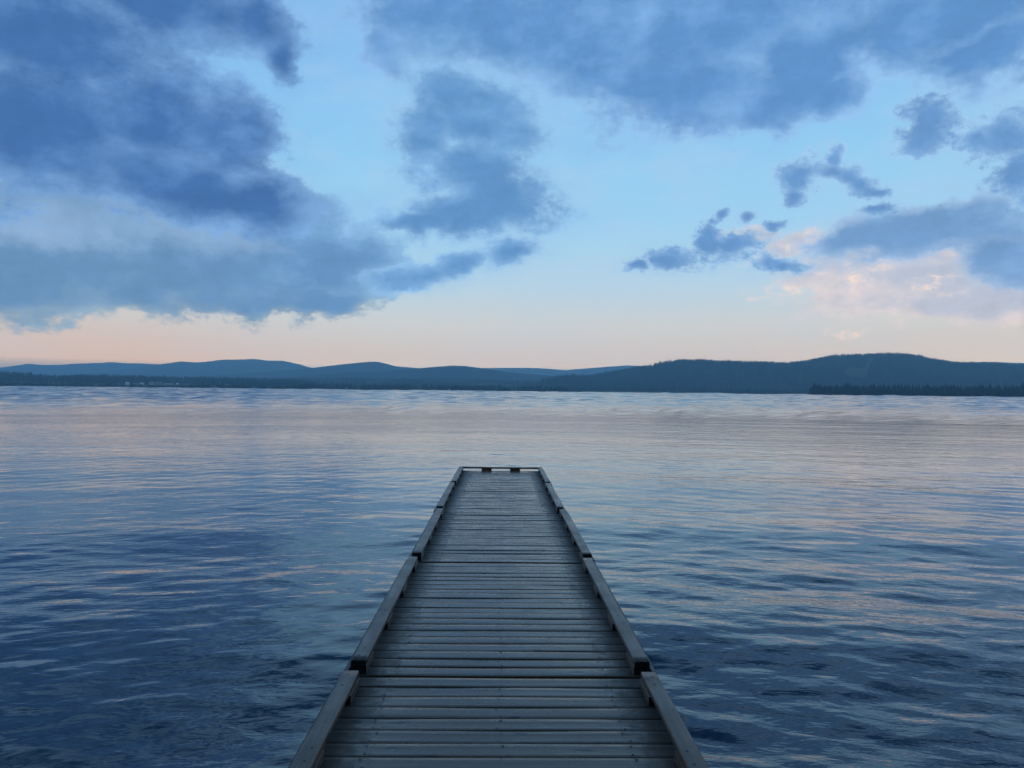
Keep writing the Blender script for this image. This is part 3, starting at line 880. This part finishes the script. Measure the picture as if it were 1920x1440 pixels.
def rail_mesh(length, width, thick, g, mats, axis='Y'):
    """timber with rounded, slightly worn arrises and a little wander"""
    w, h_, r_ = width / 2, thick / 2, 0.007
    prof = []
    for cx, cz, a0 in ((w - r_, h_ - r_, 0), (-w + r_, h_ - r_, 90), (-w + r_, -h_ + r_, 180), (w - r_, -h_ + r_, 270)):
        for k in range(4):
            a = R(a0 + 30 * k)
            prof.append((cx + r_ * math.cos(a), cz + r_ * math.sin(a)))
    n, segs = len(prof), max(6, int(length / 0.09))
    sd = g.uniform(0, 100)
    bm = bmesh.new()
    rows = []
    for s in range(segs + 1):
        y = (s / segs - 0.5) * length
        ox = 0.0025 * mnoise.noise(Vector((sd, y * 1.3, 0)))
        row = []
        for k, (x, z) in enumerate(prof):
            j = 0.0016 * mnoise.noise(Vector((sd + 7, y * 9, k * 0.9))) + 0.0010 * mnoise.noise(Vector((sd + 3, y * 31, k * 1.7)))
            px_, pz = x * (1 + j * 14) + ox, z * (1 + j * 22)
            yy = y + (0.003 * mnoise.noise(Vector((sd, k * 1.3, s))) if s in (0, segs) else 0)
            row.append(bm.verts.new((px_, yy, pz) if axis == 'Y' else (yy, px_, pz)))
        rows.append(row)
    for s in range(segs):
        for k in range(n):
            bm.faces.new((rows[s][k], rows[s][(k + 1) % n], rows[s + 1][(k + 1) % n], rows[s + 1][k])).smooth = True
    for row in (rows[0], rows[-1]):
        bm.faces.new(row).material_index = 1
    bmesh.ops.recalc_face_normals(bm, faces=bm.faces)
    me = bm_mesh('rail', bm)
    for m_ in mats:
        me.materials.append(m_)
    return me


def discs(name, spots, r, mat, parent):
    """sunk screw heads of one section, too small to pick apart"""
    V, F = [], []
    for (x, y, z) in spots:
        b0 = len(V)
        rr_ = r * random.uniform(0.7, 1.25)
        V.append((x, y, z))
        for k in range(8):
            V.append((x + rr_ * math.cos(k * 0.7854), y + rr_ * math.sin(k * 0.7854), z - 0.0004))
        F += [(b0, b0 + 1 + k, b0 + 1 + (k + 1) % 8) for k in range(8)]
    return add_obj(name, mesh_np(name, V, F), mat, parent, kind='stuff')


SEAMS = [-1.65, 1.44, 4.53, 7.57, 10.68, 13.76, 16.53]
gd = random.Random(5)
jog = [0.0, -0.004, 0.0, 0.010, -0.006, 0.006]
for si in range(6):
    y0, y1 = SEAMS[si], SEAMS[si + 1]
    ya, yb_ = y0 + 0.020, y1 - 0.020
    L = yb_ - ya
    ym = (ya + yb_) / 2
    # frame: three stringers, edge beams standing proud of the plank ends, cross beams
    bm = bmesh.new()
    for x in (-0.62, 0.0, 0.62):
        add_box(bm, (x, 0, -0.108), (0.048, L - 0.02, 0.145))
    for x in (-1, 1):
        add_box(bm, (x * (HALF + 0.016), 0, -0.078), (0.024, L - 0.012, 0.210))
    for yy in (-L / 2 + 0.06, 0, L / 2 - 0.06):
        add_box(bm, (0, yy, -0.150), (2 * HALF - 0.02, 0.045, 0.09))
    sec = add_obj('dock_section', bm_mesh('dock_section', bm), BEAM, dock, (jog[si], ym, 0))
    for yy in (-L * 0.27, L * 0.27):
        add_obj('float', bevel_box('float', (1.3, 0.95, 0.42), 0.04, 2), FLOAT, sec, (0, yy, -0.41))
    n = max(1, round(L / PITCH))
    pit = L / n
    spots = []
    for k in range(n):
        yk = -L / 2 + (k + 0.5) * pit
        gap = gd.uniform(0.005, 0.0095)
        pm = plank_mesh(2 * HALF + gd.uniform(-0.012, 0.004), pit - gap, 0.030, gd)
        dz_ = gd.uniform(-0.0022, 0.0016)
        pl = add_obj('plank', pm, WOOD, sec, (gd.uniform(-0.004, 0.004), yk + gd.uniform(-0.001, 0.001), dz_))
        pl.rotation_euler.z = gd.uniform(-0.0016, 0.0016)
        for sx in (-0.62, 0.0, 0.62):
            for sy in (-0.30, 0.30):
                if gd.random() < 0.93:
                    spots.append((sx + gd.uniform(-0.018, 0.018), yk + sy * pit + gd.uniform(-0.006, 0.006), dz_ + 0.0026))
    discs('screw_heads', spots, 0.0062, SCREW, sec)
    # low rails on blocks
    ra, rb = -L / 2 + 0.012, L / 2 - (0.115 if si < 5 else 0.09)
    Lr = rb - ra
    rspots = []
    for sgn in (-1, 1):
        xo = sgn * (0.842 + gd.uniform(-0.004, 0.006))
        skew = gd.uniform(-0.003, 0.003)
        zr = BLOCK_T + RAIL_T / 2 + 0.001
        rl = add_obj('rail', rail_mesh(Lr, RAIL_W, RAIL_T, gd, (WOOD_Y, END_SHADE)), WOOD_Y, sec, (xo, (ra + rb) / 2, zr))
        rl.rotation_euler.z = skew
        bl = 0.27
        for k in range(4):
            yb2 = ra + bl / 2 + 0.006 + k * (Lr - bl - 0.012) / 3
            add_obj('rail_block', bevel_box('rail_block', (RAIL_W - 0.006, bl, BLOCK_T), 0.003, 2, (WOOD_Y, END_SHADE), 1), WOOD_Y, sec,
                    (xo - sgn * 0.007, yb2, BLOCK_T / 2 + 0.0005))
            for q in (-0.07, 0.07):
                rspots.append((xo + gd.uniform(-0.016, 0.016), yb2 + q + gd.uniform(-0.02, 0.02), BLOCK_T + RAIL_T + 0.0016))
    discs('screw_heads', rspots, 0.0085, SCREW, sec)
    if si == 5:                                        # rail across the outer end on two blocks
        ye = L / 2 - 0.040
        er = add_obj('rail', rail_mesh(2 * 0.842 + RAIL_W, 0.090, RAIL_T, gd, (WOOD, END_SHADE), 'X'), WOOD, sec, (0, ye, BLOCK_T + RAIL_T / 2 + 0.001))
        for x in (-0.305, 0.305):
            add_obj('rail_block', bevel_box('rail_block', (0.215, 0.080, BLOCK_T), 0.003, 2), WOOD, sec, (x, ye, BLOCK_T / 2 + 0.0005))

# ------------------------------------------------------------------ unseen wooded bank behind the viewer, added to shade rail ends and near deck
azs = np.linspace(-34, 34, 60)
ysb = np.linspace(-4.5, -44, 26)
v = [(x_, y_ - 0.02 * abs(x_), -0.6 + 1.3 * min(1, (-4.5 - y_) / 3.0) + 0.09 * (-4.5 - y_) + 0.15 * fbm(x_, y_, 0.3)) for y_ in ysb for x_ in azs * 1.4]
i = np.arange(len(ysb) - 1)[:, None] * len(azs)
j = np.arange(len(azs) - 1)[None, :]
f = np.stack([i + j, i + len(azs) + j, i + len(azs) + j + 1, i + j + 1], -1).reshape(-1, 4)
add_obj('added_shore_bank', mesh_np('added_shore_bank', v, f, True), FIELD, kind='structure')
g_ = np.random.default_rng(31)
bp = [(x_ + g_.uniform(-1, 1), y_ + g_.uniform(-1, 1), 0.5 + 0.09 * (-4.5 - y_)) for y_ in (-10, -12.5, -15, -18, -21, -25, -29) for x_ in np.arange(-44, 44.1, 2.3) if abs(x_) > 1.6 or y_ < -14]
hh = g_.uniform(11, 19, len(bp))
forest('added_shade_forest', bp, hh, hh * g_.uniform(0.13, 0.19, len(bp)), SPRUCE, 'unseen tall spruce wood added behind the dock to shade its near end', 7, 9, 31)

# ------------------------------------------------------------------ evening air
haze_m = bpy.data.materials.new('evening_air')
haze_m.use_nodes = True
H_ = NT(haze_m.node_tree)
pv = H_.n('ShaderNodeVolumePrincipled')
pv.inputs['Color'].default_value = (0.46, 0.82, 1.0, 1)
pv.inputs['Density'].default_value = 1.9e-4
pv.inputs['Anisotropy'].default_value = 0.3
ho = H_.n('ShaderNodeOutputMaterial')
H_.put(ho.inputs['Volume'], pv.outputs[0])
bm = bmesh.new()
add_box(bm, (0, 0, 173), (29000, 29000, 374))
add_obj('haze', bm_mesh('haze', bm), haze_m, kind='stuff', label='pale blue evening haze lying over the lake and hills', cat='haze')
